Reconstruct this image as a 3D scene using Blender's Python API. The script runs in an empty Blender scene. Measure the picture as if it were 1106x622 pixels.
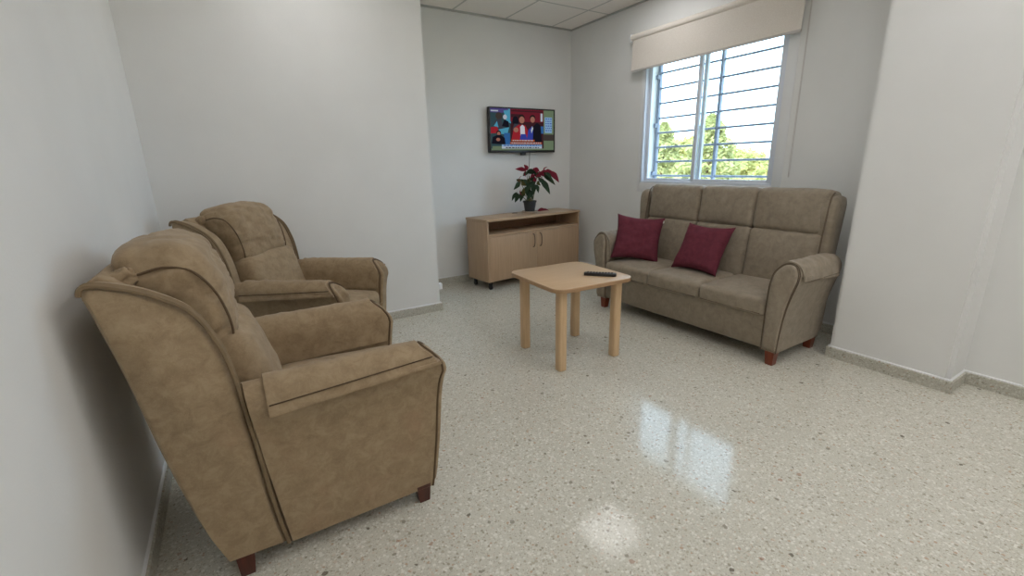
import bpy, bmesh, math, random
from mathutils import Vector, Matrix, noise

random.seed(7)
C = bpy.context.scene.collection
PANEL = 5.9
SC = bpy.context.scene

# ------------------------------------------------------------------ materials
def lin(c):
    return tuple(((v/255)/12.92 if v/255 <= .04045 else ((v/255+.055)/1.055)**2.4) for v in c)

def new_mat(name):
    m = bpy.data.materials.new(name); m.use_nodes = True
    nt = m.node_tree; nt.nodes.clear()
    out = nt.nodes.new('ShaderNodeOutputMaterial')
    p = nt.nodes.new('ShaderNodeBsdfPrincipled')
    nt.links.new(p.outputs['BSDF'], out.inputs['Surface'])
    return m, nt, p

def node(nt, typ, **kw):
    n = nt.nodes.new(typ)
    for k, v in kw.items():
        if k in n.inputs.keys(): n.inputs[k].default_value = v
        else: setattr(n, k, v)
    return n

def ramp(nt, stops, interp='LINEAR'):
    r = nt.nodes.new('ShaderNodeValToRGB'); cr = r.color_ramp; cr.interpolation = interp
    while len(cr.elements) < len(stops): cr.elements.new(.5)
    for e, (p, c) in zip(cr.elements, stops):
        e.position = p; e.color = (*c, 1) if len(c) == 3 else c
    return r

def flat(name, rgb, rough=.5, spec=.5, metal=0, coat=0):
    m, nt, p = new_mat(name)
    p.inputs['Base Color'].default_value = (*lin(rgb), 1)
    p.inputs['Roughness'].default_value = rough
    p.inputs['Specular IOR Level'].default_value = spec
    p.inputs['Metallic'].default_value = metal
    p.inputs['Coat Weight'].default_value = coat
    return m

def noisy(name, rgb_a, rgb_b, scale=20, rough=.6, bump=.0, bscale=200, spec=.4, stretch=(1, 1, 1), detail=4):
    m, nt, p = new_mat(name)
    tc = node(nt, 'ShaderNodeTexCoord'); mp = node(nt, 'ShaderNodeMapping')
    mp.inputs['Scale'].default_value = stretch
    nt.links.new(tc.outputs['Object'], mp.inputs['Vector'])
    n = node(nt, 'ShaderNodeTexNoise', Scale=scale, Detail=detail)
    nt.links.new(mp.outputs['Vector'], n.inputs['Vector'])
    r = ramp(nt, [(.3, lin(rgb_a)), (.7, lin(rgb_b))])
    nt.links.new(n.outputs['Fac'], r.inputs['Fac'])
    nt.links.new(r.outputs['Color'], p.inputs['Base Color'])
    p.inputs['Roughness'].default_value = rough
    p.inputs['Specular IOR Level'].default_value = spec
    if bump:
        b = node(nt, 'ShaderNodeBump', Strength=bump, Distance=.01)
        n2 = node(nt, 'ShaderNodeTexNoise', Scale=bscale, Detail=3)
        nt.links.new(mp.outputs['Vector'], n2.inputs['Vector'])
        nt.links.new(n2.outputs['Fac'], b.inputs['Height'])
        nt.links.new(b.outputs['Normal'], p.inputs['Normal'])
    return m

def emit(name, rgb, s):
    m = bpy.data.materials.new(name); m.use_nodes = True
    nt = m.node_tree; nt.nodes.clear()
    o = nt.nodes.new('ShaderNodeOutputMaterial'); e = nt.nodes.new('ShaderNodeEmission')
    e.inputs['Color'].default_value = (*lin(rgb), 1); e.inputs['Strength'].default_value = s
    nt.links.new(e.outputs[0], o.inputs[0])
    return m

def suede(name, dark, mid, light, red):
    m, nt, p = new_mat(name)
    tc = node(nt, 'ShaderNodeTexCoord')
    n1 = node(nt, 'ShaderNodeTexNoise', Scale=20, Detail=8, Roughness=.7, Distortion=.4)
    nt.links.new(tc.outputs['Object'], n1.inputs['Vector'])
    r1 = ramp(nt, [(.28, lin(dark)), (.5, lin(mid)), (.74, lin(light))])
    nt.links.new(n1.outputs['Fac'], r1.inputs['Fac'])
    # pale scuffs as thin wandering creases
    n2 = node(nt, 'ShaderNodeTexNoise', Scale=24, Detail=4, Distortion=1.8)
    nt.links.new(tc.outputs['Object'], n2.inputs['Vector'])
    r2 = ramp(nt, [(.485, (0, 0, 0)), (.5, (1, 1, 1)), (.515, (0, 0, 0))])
    nt.links.new(n2.outputs['Fac'], r2.inputs['Fac'])
    mx = node(nt, 'ShaderNodeMix', data_type='RGBA', blend_type='MIX')
    ml = node(nt, 'ShaderNodeMath', operation='MULTIPLY'); ml.inputs[1].default_value = .28
    nt.links.new(r2.outputs['Color'], ml.inputs[0])
    nt.links.new(ml.outputs[0], mx.inputs['Factor'])
    nt.links.new(r1.outputs['Color'], mx.inputs[6])
    mx.inputs[7].default_value = (*lin(light), 1)
    # warm worn blotches
    n3 = node(nt, 'ShaderNodeTexNoise', Scale=4, Detail=6, Roughness=.7)
    nt.links.new(tc.outputs['Object'], n3.inputs['Vector'])
    r3 = ramp(nt, [(.55, (0, 0, 0)), (.75, (.5, .5, .5))])
    nt.links.new(n3.outputs['Fac'], r3.inputs['Fac'])
    mx2 = node(nt, 'ShaderNodeMix', data_type='RGBA')
    nt.links.new(r3.outputs['Color'], mx2.inputs['Factor'])
    nt.links.new(mx.outputs[2], mx2.inputs[6]); mx2.inputs[7].default_value = (*lin(red), 1)
    nt.links.new(mx2.outputs[2], p.inputs['Base Color'])
    p.inputs['Roughness'].default_value = .72
    p.inputs['Specular IOR Level'].default_value = .3
    p.inputs['Sheen Weight'].default_value = .12
    b = node(nt, 'ShaderNodeBump', Strength=.18, Distance=.004)
    n4 = node(nt, 'ShaderNodeTexNoise', Scale=60, Detail=5, Roughness=.65)
    nt.links.new(tc.outputs['Object'], n4.inputs['Vector'])
    nt.links.new(n4.outputs['Fac'], b.inputs['Height'])
    nt.links.new(b.outputs['Normal'], p.inputs['Normal'])
    return m

def terrazzo(name, rough=.2, dim=1.0, seams=True):
    m, nt, p = new_mat(name)
    tc = node(nt, 'ShaderNodeTexCoord')
    def chips(scale, thr, stops, prev):
        wn = node(nt, 'ShaderNodeTexNoise', Scale=scale*1.3, Detail=2)
        nt.links.new(tc.outputs['Object'], wn.inputs['Vector'])
        add = node(nt, 'ShaderNodeMix', data_type='RGBA', blend_type='LINEAR_LIGHT')
        add.inputs['Factor'].default_value = .35/scale
        nt.links.new(tc.outputs['Object'], add.inputs[6]); nt.links.new(wn.outputs['Color'], add.inputs[7])
        v = node(nt, 'ShaderNodeTexVoronoi', Scale=scale, Randomness=1.0)
        nt.links.new(add.outputs[2], v.inputs['Vector'])
        sep = node(nt, 'ShaderNodeSeparateColor')
        nt.links.new(v.outputs['Color'], sep.inputs[0])
        r = ramp(nt, stops, 'CONSTANT')
        nt.links.new(sep.outputs[0], r.inputs['Fac'])
        # each chip has its own size
        sz = node(nt, 'ShaderNodeMath', operation='MULTIPLY'); sz.inputs[1].default_value = thr
        nt.links.new(sep.outputs[1], sz.inputs[0])
        lt = node(nt, 'ShaderNodeMath', operation='LESS_THAN')
        nt.links.new(v.outputs['Distance'], lt.inputs[0]); nt.links.new(sz.outputs[0], lt.inputs[1])
        al = node(nt, 'ShaderNodeMath', operation='MULTIPLY')
        nt.links.new(lt.outputs[0], al.inputs[0]); nt.links.new(r.outputs['Alpha'], al.inputs[1])
        mx = node(nt, 'ShaderNodeMix', data_type='RGBA')
        nt.links.new(al.outputs[0], mx.inputs['Factor'])
        nt.links.new(prev, mx.inputs[6]); nt.links.new(r.outputs['Color'], mx.inputs[7])
        return mx.outputs[2]
    d = lambda c, a=1: (*[x*dim for x in lin(c)], a)
    n = node(nt, 'ShaderNodeTexNoise', Scale=2.2, Detail=4)
    nt.links.new(tc.outputs['Object'], n.inputs['Vector'])
    base = ramp(nt, [(.35, d((197, 194, 181))), (.65, d((203, 200, 187)))])
    nt.links.new(n.outputs['Fac'], base.inputs['Fac'])
    c = chips(230, .75, [(0, d((212, 209, 198))), (.35, d((184, 180, 166))), (.6, d((204, 199, 184))), (.88, d((172, 166, 151)))], base.outputs['Color'])
    c = chips(95, .62, [(0, d((222, 219, 209))), (.3, d((180, 174, 158))), (.42, d((206, 190, 172), .6)), (.52, d((216, 214, 204))), (.84, d((164, 158, 143))), (.94, d((186, 164, 144)))], c)
    c = chips(42, .42, [(0, d((0, 0, 0), 0)), (.66, d((214, 210, 198), .6)), (.8, d((0, 0, 0), 0)), (.93, d((130, 122, 108), .7)), (.972, d((100, 92, 80), .8)), (.988, d((160, 120, 100), .6))], c)
    if seams:
        br = node(nt, 'ShaderNodeTexBrick', Scale=1.0)
        br.offset = 0; br.inputs['Mortar Size'].default_value = .0012
        br.inputs['Brick Width'].default_value = .4; br.inputs['Row Height'].default_value = .4
        mpg = node(nt, 'ShaderNodeMapping'); mpg.inputs['Location'].default_value = (.06, .17, 0)
        nt.links.new(tc.outputs['Object'], mpg.inputs['Vector']); nt.links.new(mpg.outputs[0], br.inputs['Vector'])
        mm = node(nt, 'ShaderNodeMath', operation='MULTIPLY'); mm.inputs[1].default_value = .16
        nt.links.new(br.outputs['Fac'], mm.inputs[0])
        mx = node(nt, 'ShaderNodeMix', data_type='RGBA')
        nt.links.new(mm.outputs[0], mx.inputs['Factor']); nt.links.new(c, mx.inputs[6])
        mx.inputs[7].default_value = (*lin((120, 114, 100)), 1)
        c = mx.outputs[2]
    nt.links.new(c, p.inputs['Base Color'])
    p.inputs['Roughness'].default_value = rough
    p.inputs['Specular IOR Level'].default_value = .34
    b = node(nt, 'ShaderNodeBump', Strength=.025, Distance=.01)
    nb = node(nt, 'ShaderNodeTexNoise', Scale=5, Detail=2)
    nt.links.new(tc.outputs['Object'], nb.inputs['Vector'])
    nt.links.new(nb.outputs['Fac'], b.inputs['Height']); nt.links.new(b.outputs['Normal'], p.inputs['Normal'])
    return m

def wood(name, a, b, scale=(60, 60, 4), rough=.45):
    m, nt, p = new_mat(name)
    tc = node(nt, 'ShaderNodeTexCoord'); mp = node(nt, 'ShaderNodeMapping')
    mp.inputs['Scale'].default_value = scale
    nt.links.new(tc.outputs['Object'], mp.inputs['Vector'])
    n = node(nt, 'ShaderNodeTexNoise', Scale=1.0, Detail=6, Roughness=.6, Distortion=.3)
    nt.links.new(mp.outputs['Vector'], n.inputs['Vector'])
    r = ramp(nt, [(.3, lin(a)), (.7, lin(b))])
    nt.links.new(n.outputs['Fac'], r.inputs['Fac'])
    nt.links.new(r.outputs['Color'], p.inputs['Base Color'])
    p.inputs['Roughness'].default_value = rough
    return m

def ceiling_mat():
    m, nt, p = new_mat('ceiling_tile')
    tc = node(nt, 'ShaderNodeTexCoord'); mp = node(nt, 'ShaderNodeMapping')
    mp.inputs['Location'].default_value = (-.325, -.27, 0)
    nt.links.new(tc.outputs['Object'], mp.inputs['Vector'])
    br = node(nt, 'ShaderNodeTexBrick', Scale=1.0)
    br.offset = 0
    br.inputs['Mortar Size'].default_value = .011
    br.inputs['Mortar Smooth'].default_value = .1
    br.inputs['Brick Width'].default_value = .6; br.inputs['Row Height'].default_value = .6
    br.inputs['Color1'].default_value = (*lin((240, 234, 227)), 1)
    br.inputs['Color2'].default_value = (*lin((243, 237, 230)), 1)
    br.inputs['Mortar'].default_value = (*lin((198, 195, 189)), 1)
    nt.links.new(mp.outputs['Vector'], br.inputs['Vector'])
    nt.links.new(br.outputs['Color'], p.inputs['Base Color'])
    p.inputs['Roughness'].default_value = .9
    b = node(nt, 'ShaderNodeBump', Strength=.3, Distance=.004, invert=True)
    nt.links.new(br.outputs['Fac'], b.inputs['Height']); nt.links.new(b.outputs['Normal'], p.inputs['Normal'])
    return m

def blind_mat():
    m = bpy.data.materials.new('blind_fabric'); m.use_nodes = True
    nt = m.node_tree; nt.nodes.clear()
    o = nt.nodes.new('ShaderNodeOutputMaterial')
    d = node(nt, 'ShaderNodeBsdfDiffuse'); t = node(nt, 'ShaderNodeBsdfTranslucent')
    tc = node(nt, 'ShaderNodeTexCoord')
    w = node(nt, 'ShaderNodeTexNoise', Scale=160, Detail=2)
    nt.links.new(tc.outputs['Object'], w.inputs['Vector'])
    r = ramp(nt, [(.3, lin((224, 216, 206))), (.7, lin((234, 227, 218)))])
    nt.links.new(w.outputs['Fac'], r.inputs['Fac'])
    nt.links.new(r.outputs['Color'], d.inputs['Color']); nt.links.new(r.outputs['Color'], t.inputs['Color'])
    mx = node(nt, 'ShaderNodeMixShader'); mx.inputs[0].default_value = .12
    nt.links.new(d.outputs[0], mx.inputs[1]); nt.links.new(t.outputs[0], mx.inputs[2])
    nt.links.new(mx.outputs[0], o.inputs[0])
    return m

def glass_mat():
    m = bpy.data.materials.new('window_glass'); m.use_nodes = True
    nt = m.node_tree; nt.nodes.clear()
    o = nt.nodes.new('ShaderNodeOutputMaterial')
    t = node(nt, 'ShaderNodeBsdfTransparent'); g = node(nt, 'ShaderNodeBsdfGlossy', Roughness=.02)
    t.inputs['Color'].default_value = (.96, .98, .97, 1)
    fc = node(nt, 'ShaderNodeLayerWeight', Blend=.5)
    pw = node(nt, 'ShaderNodeMath', operation='POWER'); pw.inputs[1].default_value = 4
    nt.links.new(fc.outputs['Facing'], pw.inputs[0])
    lw = node(nt, 'ShaderNodeMath', operation='MULTIPLY_ADD'); lw.inputs[1].default_value = .6; lw.inputs[2].default_value = .03
    nt.links.new(pw.outputs[0], lw.inputs[0])
    mx = node(nt, 'ShaderNodeMixShader')
    nt.links.new(lw.outputs[0], mx.inputs[0]); nt.links.new(t.outputs[0], mx.inputs[1]); nt.links.new(g.outputs[0], mx.inputs[2])
    nt.links.new(mx.outputs[0], o.inputs[0])
    return m

def leaf_mat(name, a, b, trans=.3):
    m = bpy.data.materials.new(name); m.use_nodes = True
    nt = m.node_tree; nt.nodes.clear()
    o = nt.nodes.new('ShaderNodeOutputMaterial')
    tc = node(nt, 'ShaderNodeTexCoord'); n = node(nt, 'ShaderNodeTexNoise', Scale=3, Detail=3)
    nt.links.new(tc.outputs['Object'], n.inputs['Vector'])
    r = ramp(nt, [(.3, lin(a)), (.7, lin(b))]); nt.links.new(n.outputs['Fac'], r.inputs['Fac'])
    d = node(nt, 'ShaderNodeBsdfDiffuse'); t = node(nt, 'ShaderNodeBsdfTranslucent')
    nt.links.new(r.outputs['Color'], d.inputs['Color']); nt.links.new(r.outputs['Color'], t.inputs['Color'])
    mx = node(nt, 'ShaderNodeMixShader'); mx.inputs[0].default_value = trans
    nt.links.new(d.outputs[0], mx.inputs[1]); nt.links.new(t.outputs[0], mx.inputs[2])
    nt.links.new(mx.outputs[0], o.inputs[0])
    return m

M = dict(
    wall=noisy('wall_paint', (224, 224, 222), (228, 228, 226), 3, .55, .06, 140, .35),
    floor=terrazzo('terrazzo_floor', .1, .95),
    skirting=terrazzo('terrazzo_skirting', .35, .84, False),
    ceiling=ceiling_mat(),
    trimwhite=flat('white_paint', (226, 227, 228), .4),
    angle=flat('ceiling_angle', (176, 176, 172), .5),
    chair=suede('tan_suede', (129, 109, 83), (148, 127, 99), (166, 146, 117), (155, 124, 98)),
    chair_dark=noisy('piping_brown', (116, 98, 74), (128, 108, 82), 30, .75),
    edge_brown=flat('edge_brown', (92, 72, 50), .75),
    seam=flat('seam_brown', (72, 54, 36), .8),
    sofa=suede('taupe_suede', (122, 110, 95), (138, 126, 109), (152, 140, 124), (138, 123, 105)),
    sofa_pipe=flat('piping_taupe', (96, 82, 65), .75),
    darkwood=wood('dark_red_wood', (62, 28, 20), (92, 44, 30), (50, 50, 6), .35),
    redwood=wood('cherry_wood', (96, 42, 24), (132, 62, 36), (50, 50, 6), .35),
    beech=wood('beech_top', (188, 158, 124), (198, 168, 134), (6, 70, 70), .38),
    beech_edge=wood('beech_edge', (158, 124, 90), (174, 140, 104), (6, 40, 40), .45),
    beech_leg=wood('beech_leg', (196, 164, 126), (212, 182, 144), (70, 70, 5), .42),
    cab=wood('cabinet_beech', (170, 141, 112), (184, 154, 124), (60, 60, 3), .45),
    cab_top=wood('cabinet_top_beech', (174, 146, 117), (186, 158, 128), (4, 60, 60), .42),
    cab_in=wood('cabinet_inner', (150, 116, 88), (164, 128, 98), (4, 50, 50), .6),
    black=flat('black_plastic', (20, 20, 21), .35),
    blackmat=flat('dark_rubber', (28, 28, 29), .6),
    steel=flat('satin_metal', (112, 92, 74), .35, .5, .3),
    pot=flat('pot_plastic', (52, 55, 58), .5),
    saucer=flat('saucer_plastic', (186, 172, 156), .5),
    soil=noisy('soil', (40, 30, 22), (62, 48, 36), 60, .95),
    stem=noisy('plant_stem', (84, 92, 60), (120, 112, 78), 30, .7),
    leaf=leaf_mat('poinsettia_leaf', (44, 58, 46), (66, 82, 60), .12),
    leaf_pale=leaf_mat('poinsettia_pale_leaf', (84, 88, 54), (112, 104, 66), .2),
    bract=leaf_mat('poinsettia_bract', (130, 42, 58), (164, 70, 86), .15),
    maroon=noisy('maroon_cloth', (92, 40, 52), (106, 48, 60), 30, .85, .15, 700, .2),
    tagwhite=flat('tag_white', (225, 222, 215), .6),
    alu=flat('white_aluminium', (216, 222, 232), .35),
    grille=flat('grille_paint', (134, 143, 160), .45),
    blind=blind_mat(), glass=glass_mat(),
    bar=flat('blind_bar', (196, 190, 186), .45),
    lamp=emit('lamp_lens', (255, 250, 240), 26),
    tree=leaf_mat('conifer_needles', (160, 164, 110), (192, 190, 138), .35),  # needles paled so the colour carries the outdoor glare
    shrub=leaf_mat('shrub_leaves', (172, 174, 112), (202, 196, 134), .4),  # same glare and haze mixed into the leaf colour
    trunk=noisy('bark', (90, 70, 50), (120, 96, 70), 20, .9),
    ground=noisy('dry_ground', (150, 140, 110), (176, 164, 132), 3, .95),
    outwall=flat('outer_render', (215, 212, 205), .8),
)

# ------------------------------------------------------------------ object helpers
def link(name, me, mat=None, parent=None, smooth=None, mats=None):
    o = bpy.data.objects.new(name, me); C.objects.link(o)
    for mm in (mats or ([mat] if mat else [])): me.materials.append(mm)
    if parent is not None: o.parent = parent
    if smooth is not None:
        for p in me.polygons: p.use_smooth = True
        if smooth < 180: me.set_sharp_from_angle(angle=math.radians(smooth))
    return o

def obj(name, bm, mat=None, parent=None, smooth=40, mats=None):
    bmesh.ops.recalc_face_normals(bm, faces=bm.faces[:])
    me = bpy.data.meshes.new(name); bm.to_mesh(me); bm.free()
    return link(name, me, mat, parent, smooth, mats)

def empty(name, loc=(0, 0, 0), rz=0):
    o = bpy.data.objects.new(name, None); C.objects.link(o)
    o.location = loc; o.rotation_euler = (0, 0, rz); o.empty_display_size = .1
    return o

def tag(o, label, cat, group=None, kind=None):
    o['label'] = label; o['category'] = cat
    if group: o['group'] = group
    if kind: o['kind'] = kind
    return o

def struct(o):
    o['kind'] = 'structure'; return o

def box(bm, x0, x1, y0, y1, z0, z1, bev=0, seg=2, mat_index=0):
    r = bmesh.ops.create_cube(bm, size=1)
    vs = r['verts']
    for v in vs:
        v.co = Vector(((x0+x1)/2+v.co.x*(x1-x0), (y0+y1)/2+v.co.y*(y1-y0), (z0+z1)/2+v.co.z*(z1-z0)))
    fs = list({f for v in vs for f in v.link_faces})
    for f in fs: f.material_index = mat_index
    if bev:
        es = list({e for v in vs for e in v.link_edges})
        bmesh.ops.bevel(bm, geom=es, offset=bev, segments=seg, profile=.5, affect='EDGES')
    return bm

def new(): return bmesh.new()

def prism(bm, pts, axis, a, b, bev=0, seg=2):
    """extrude a 2D outline; axis 'y': pts are (x,z); 'z': (x,y); 'x': (y,z)"""
    def P(p, t):
        if axis == 'y': return (p[0], t, p[1])
        if axis == 'z': return (p[0], p[1], t)
        return (t, p[0], p[1])
    va = [bm.verts.new(P(p, a)) for p in pts]; vb = [bm.verts.new(P(p, b)) for p in pts]
    n = len(pts)
    fa = bm.faces.new(va); fb = bm.faces.new(vb[::-1])
    for i in range(n):
        bm.faces.new((va[i], vb[i], vb[(i+1) % n], va[(i+1) % n]))
    if bev:
        es = list(fa.edges)+list(fb.edges)
        bmesh.ops.bevel(bm, geom=es, offset=bev, segments=seg, profile=.5, affect='EDGES')
    return bm

def loft(bm, rings, closed=True, caps=True):
    R = [[bm.verts.new(p) for p in r] for r in rings]
    n = len(R[0])
    for i in range(len(R)-1):
        for j in range(n if closed else n-1):
            bm.faces.new((R[i][j], R[i][(j+1) % n], R[i+1][(j+1) % n], R[i+1][j]))
    if caps and closed:
        bm.faces.new(R[0][::-1]); bm.faces.new(R[-1])
    return bm

def smooth_path(pts, n=6, closed=False):
    P = [Vector(p) for p in pts]; out = []; L = len(P)
    rng = range(L if closed else L-1)
    for i in rng:
        if closed: p0, p1, p2, p3 = P[i-1], P[i], P[(i+1) % L], P[(i+2) % L]
        else: p0, p1, p2, p3 = P[max(i-1, 0)], P[i], P[i+1], P[min(i+2, L-1)]
        for k in range(n):
            t = k/n
            out.append(.5*((2*p1)+(p2-p0)*t+(2*p0-5*p1+4*p2-p3)*t*t+(3*p1-p0-3*p2+p3)*t**3))
    if not closed: out.append(P[-1])
    return out

def tube(bm, pts, r, seg=6, closed=False, radii=None):
    P = [Vector(p) for p in pts]; n = len(P); rings = []; up = None
    for i, p in enumerate(P):
        if closed: d = P[(i+1) % n]-P[i-1]
        else: d = P[min(i+1, n-1)]-P[max(i-1, 0)]
        if d.length < 1e-9: d = Vector((0, 0, 1))
        d.normalize()
        if up is None: up = Vector((0, 0, 1)) if abs(d.z) < .9 else Vector((1, 0, 0))
        a = up-d*up.dot(d)
        if a.length < 1e-6: a = d.orthogonal()
        a.normalize(); up = a; b = d.cross(a)
        rr = radii[i] if radii else r
        rings.append([p+a*math.cos(2*math.pi*k/seg)*rr+b*math.sin(2*math.pi*k/seg)*rr for k in range(seg)])
    if closed: rings.append(rings[0])
    return loft(bm, rings, True, not closed)

def lathe(bm, prof, cx=0, cy=0, seg=24):
    rings = [[(cx+r*math.cos(2*math.pi*k/seg), cy+r*math.sin(2*math.pi*k/seg), z) for k in range(seg)] for r, z in prof]
    return loft(bm, rings, True, True)

def cushion(bm, size, mat4, r=.04, bulge=(0, 0, 0), n=(16, 16, 8), wr=.0, wscale=9, seed=0, waniso=(1, 1, 1), shape=None):
    """soft rounded block: size (sx,sy,sz), bulging faces, wrinkles, then placed by mat4"""
    hx, hy, hz = size[0]/2, size[1]/2, size[2]/2
    H = (hx, hy, hz); cache = {}
    def lin_pts(h, k):
        # extra points inside the rounded rim
        pts = [-1]
        c = r/h
        for q in (.12, .3, .55, .8, 1): pts.append(-1+c*q)
        m = max(k, 2)
        for i in range(1, m): pts.append((-1+c)+(2-2*c)*i/m)
        for q in (1, .8, .55, .3, .12): pts.append(1-c*q)
        pts.append(1)
        return pts
    L = [lin_pts(H[i], n[i]) for i in range(3)]
    def vert(a, b, c):
        key = (round(a, 5), round(b, 5), round(c, 5))
        if key in cache: return cache[key]
        p = Vector((a*hx, b*hy, c*hz))
        q = Vector([max(-(H[i]-r), min(H[i]-r, p[i])) for i in range(3)])
        d = p-q
        if d.length > 1e-9:
            p = q+d.normalized()*r
        nx, ny, nz = p.x/hx, p.y/hy, p.z/hz
        f = lambda t: max(0, 1-t*t)
        p = Vector((p.x+bulge[0]*nx*f(ny)*f(nz), p.y+bulge[1]*ny*f(nx)*f(nz), p.z+bulge[2]*nz*f(nx)*f(ny)))
        if shape: p = shape(p, nx, ny, nz)
        if wr:
            s = Vector((p.x*waniso[0], p.y*waniso[1], p.z*waniso[2]))*wscale+Vector((seed*7.3, seed*3.1, seed*5.7))
            nn = noise.noise(s)*.6+noise.noise(s*2.3)*.3
            nn -= .32*max(0, 1-abs(noise.noise(s*1.15+Vector((9, 2, 4))))*7)
            g = Vector((nx, ny, nz)); g = g.normalized() if g.length > 0 else g
            p = p+g*wr*nn
        v = bm.verts.new(mat4 @ p); cache[key] = v
        return v
    for ax in range(3):
        u, w = (ax+1) % 3, (ax+2) % 3
        for s in (-1, 1):
            for i in range(len(L[u])-1):
                for j in range(len(L[w])-1):
                    q = []
                    for (ii, jj) in ((i, j), (i+1, j), (i+1, j+1), (i, j+1)):
                        t = [0, 0, 0]; t[ax] = s; t[u] = L[u][ii]; t[w] = L[w][jj]
                        q.append(vert(*t))
                    if s < 0: q = q[::-1]
                    if len(set(q)) >= 3:
                        try: bm.faces.new(list(dict.fromkeys(q)))
                        except ValueError: pass
    return bm

def place(u, v, z, tilt=0, yaw=0):
    """frame with local x along the tilted depth axis; tilt leans the top backwards"""
    return Matrix.Translation((u, v, z)) @ Matrix.Rotation(yaw, 4, 'Z') @ Matrix.Rotation(-tilt, 4, 'Y')

# ------------------------------------------------------------------ camera (solved from the photograph's lines)
H = 1.25
Rm = [[0.8500724921282361, -0.526228683415972, -0.021450661462601873],
      [-0.1565779592553691, -0.21362967641747876, -0.9642850740466677],
      [0.5028519670860543, 0.8230709168134034, -0.2639965247756673]]
right, down, fwd = (Vector(r) for r in Rm)
cam = bpy.data.cameras.new('camera'); co = bpy.data.objects.new('camera', cam); C.objects.link(co)
mw = Matrix.Identity(4)
for i in range(3):
    mw[i][0], mw[i][1], mw[i][2] = right[i], -down[i], -fwd[i]
mw[0][3], mw[1][3], mw[2][3] = 0, 0, H
co.matrix_world = mw
cam.sensor_width = 36; cam.lens = 486.138*36/1106; cam.clip_start = .02
SC.camera = co

# ------------------------------------------------------------------ room shell
ZC = 2.712
XL, XP, YP, YT, XW = -.405, 1.468, 3.64, 4.49, 3.612
XPI, YPI0, YPI1, XR, YB = 3.170, .653, 1.247, 3.392, -2.6

bm = new(); box(bm, XL-.2, XW+.3, YB-.2, YT+.2, -.12, 0)
struct(obj('floor', bm, M['floor'], smooth=None))
bm = new(); box(bm, XL-.2, XW+.3, YB-.2, YT+.2, ZC, ZC+.1)
struct(obj('ceiling', bm, M['ceiling'], smooth=None))
bm = new(); box(bm, XL-.2, XL, YB-.2, YT+.2, 0, ZC)
struct(obj('wall_left', bm, M['wall'], smooth=None))
bm = new(); box(bm, XL, XP, YP, YT, 0, ZC)
es = [e for e in bm.edges if all(abs(v.co.x-XP) < 1e-4 and abs(v.co.y-YP) < 1e-4 for v in e.verts)]
bmesh.ops.bevel(bm, geom=es, offset=.012, segments=3, affect='EDGES')
struct(obj('wall_back', bm, M['wall']))
bm = new(); box(bm, XP-.1, XW, YT, YT+.2, 0, ZC)
struct(obj('wall_far', bm, M['wall'], smooth=None))
# window wall with its opening
WY0, WY1, WZ0, WZ1 = 2.0, 3.352, 1.047, 2.2
bm = new()
box(bm, XW, XW+.24, YPI1, WY0, 0, ZC); box(bm, XW, XW+.24, WY1, YT, 0, ZC)
box(bm, XW, XW+.24, WY0, WY1, 0, WZ0); box(bm, XW, XW+.24, WY0, WY1, WZ1, ZC)
struct(obj('wall_right', bm, M['wall'], smooth=None))
bm = new(); box(bm, XPI, XW+.24, YPI0, YPI1, 0, ZC)
es = [e for e in bm.edges if all(abs(v.co.x-XPI) < 1e-4 for v in e.verts) and abs(e.verts[0].co.z-e.verts[1].co.z) > 1]
bmesh.ops.bevel(bm, geom=es, offset=.02, segments=4, affect='EDGES')
struct(obj('wall_pillar', bm, M['wall']))
bm = new(); box(bm, XR, XR+.4, YB-.2, YPI0, 0, ZC)
struct(obj('wall_near', bm, M['wall'], smooth=None))
bm = new(); box(bm, XL, XR, YB-.2, YB, 0, ZC)
struct(obj('wall_rear', bm, M['wall'], smooth=None))

def skirt(name, pts):
    """terrazzo strip following the wall line, .015 thick; pts run with the room on the left"""
    bm = new(); T = .015; Z = .068
    P = [Vector((*p, 0)) for p in pts]; off = []
    for i, p in enumerate(P):
        ns = []
        if i > 0: d = (P[i]-P[i-1]).normalized(); ns.append(Vector((-d.y, d.x, 0)))
        if i < len(P)-1: d = (P[i+1]-P[i]).normalized(); ns.append(Vector((-d.y, d.x, 0)))
        if len(ns) == 2 and abs(ns[0].dot(ns[1])) < .5: off.append(p+(ns[0]+ns[1])*T)
        else: off.append(p+ns[0]*T)
    rings = [[(p.x, p.y, 0), (q.x, q.y, 0), (q.x, q.y, Z-.004), ((p.x*.3+q.x*.7), (p.y*.3+q.y*.7), Z), (p.x, p.y, Z)] for p, q in zip(P, off)]
    loft(bm, rings)
    struct(obj(name, bm, M['skirting'], smooth=25))
    bm = new()
    mid = [p+(q-p)*.55 for p, q in zip(P, off)]
    loft(bm, [[(p.x, p.y, Z), (m.x, m.y, Z), (m.x, m.y, Z+.005), (p.x, p.y, Z+.008)] for p, m in zip(P, mid)])
    return obj(name.replace('baseboard', 'trim'), bm, M['trimwhite'], smooth=25)
ts = []
ts.append(skirt('baseboard_left', [(XL, YP), (XL, YB)]))
ts.append(skirt('baseboard_back', [(XP, YT), (XP, YP), (XL, YP)]))
ts.append(skirt('baseboard_far', [(XW, YT), (XP, YT)]))
ts.append(skirt('baseboard_right', [(XPI, YPI1), (XW, YPI1), (XW, YT)]))
ts.append(skirt('baseboard_near', [(XR, YB), (XR, YPI0), (XPI, YPI0), (XPI, YPI1)]))
for i, t in enumerate(ts): t.name = 'trim_%d' % (i+1); struct(t)
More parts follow.
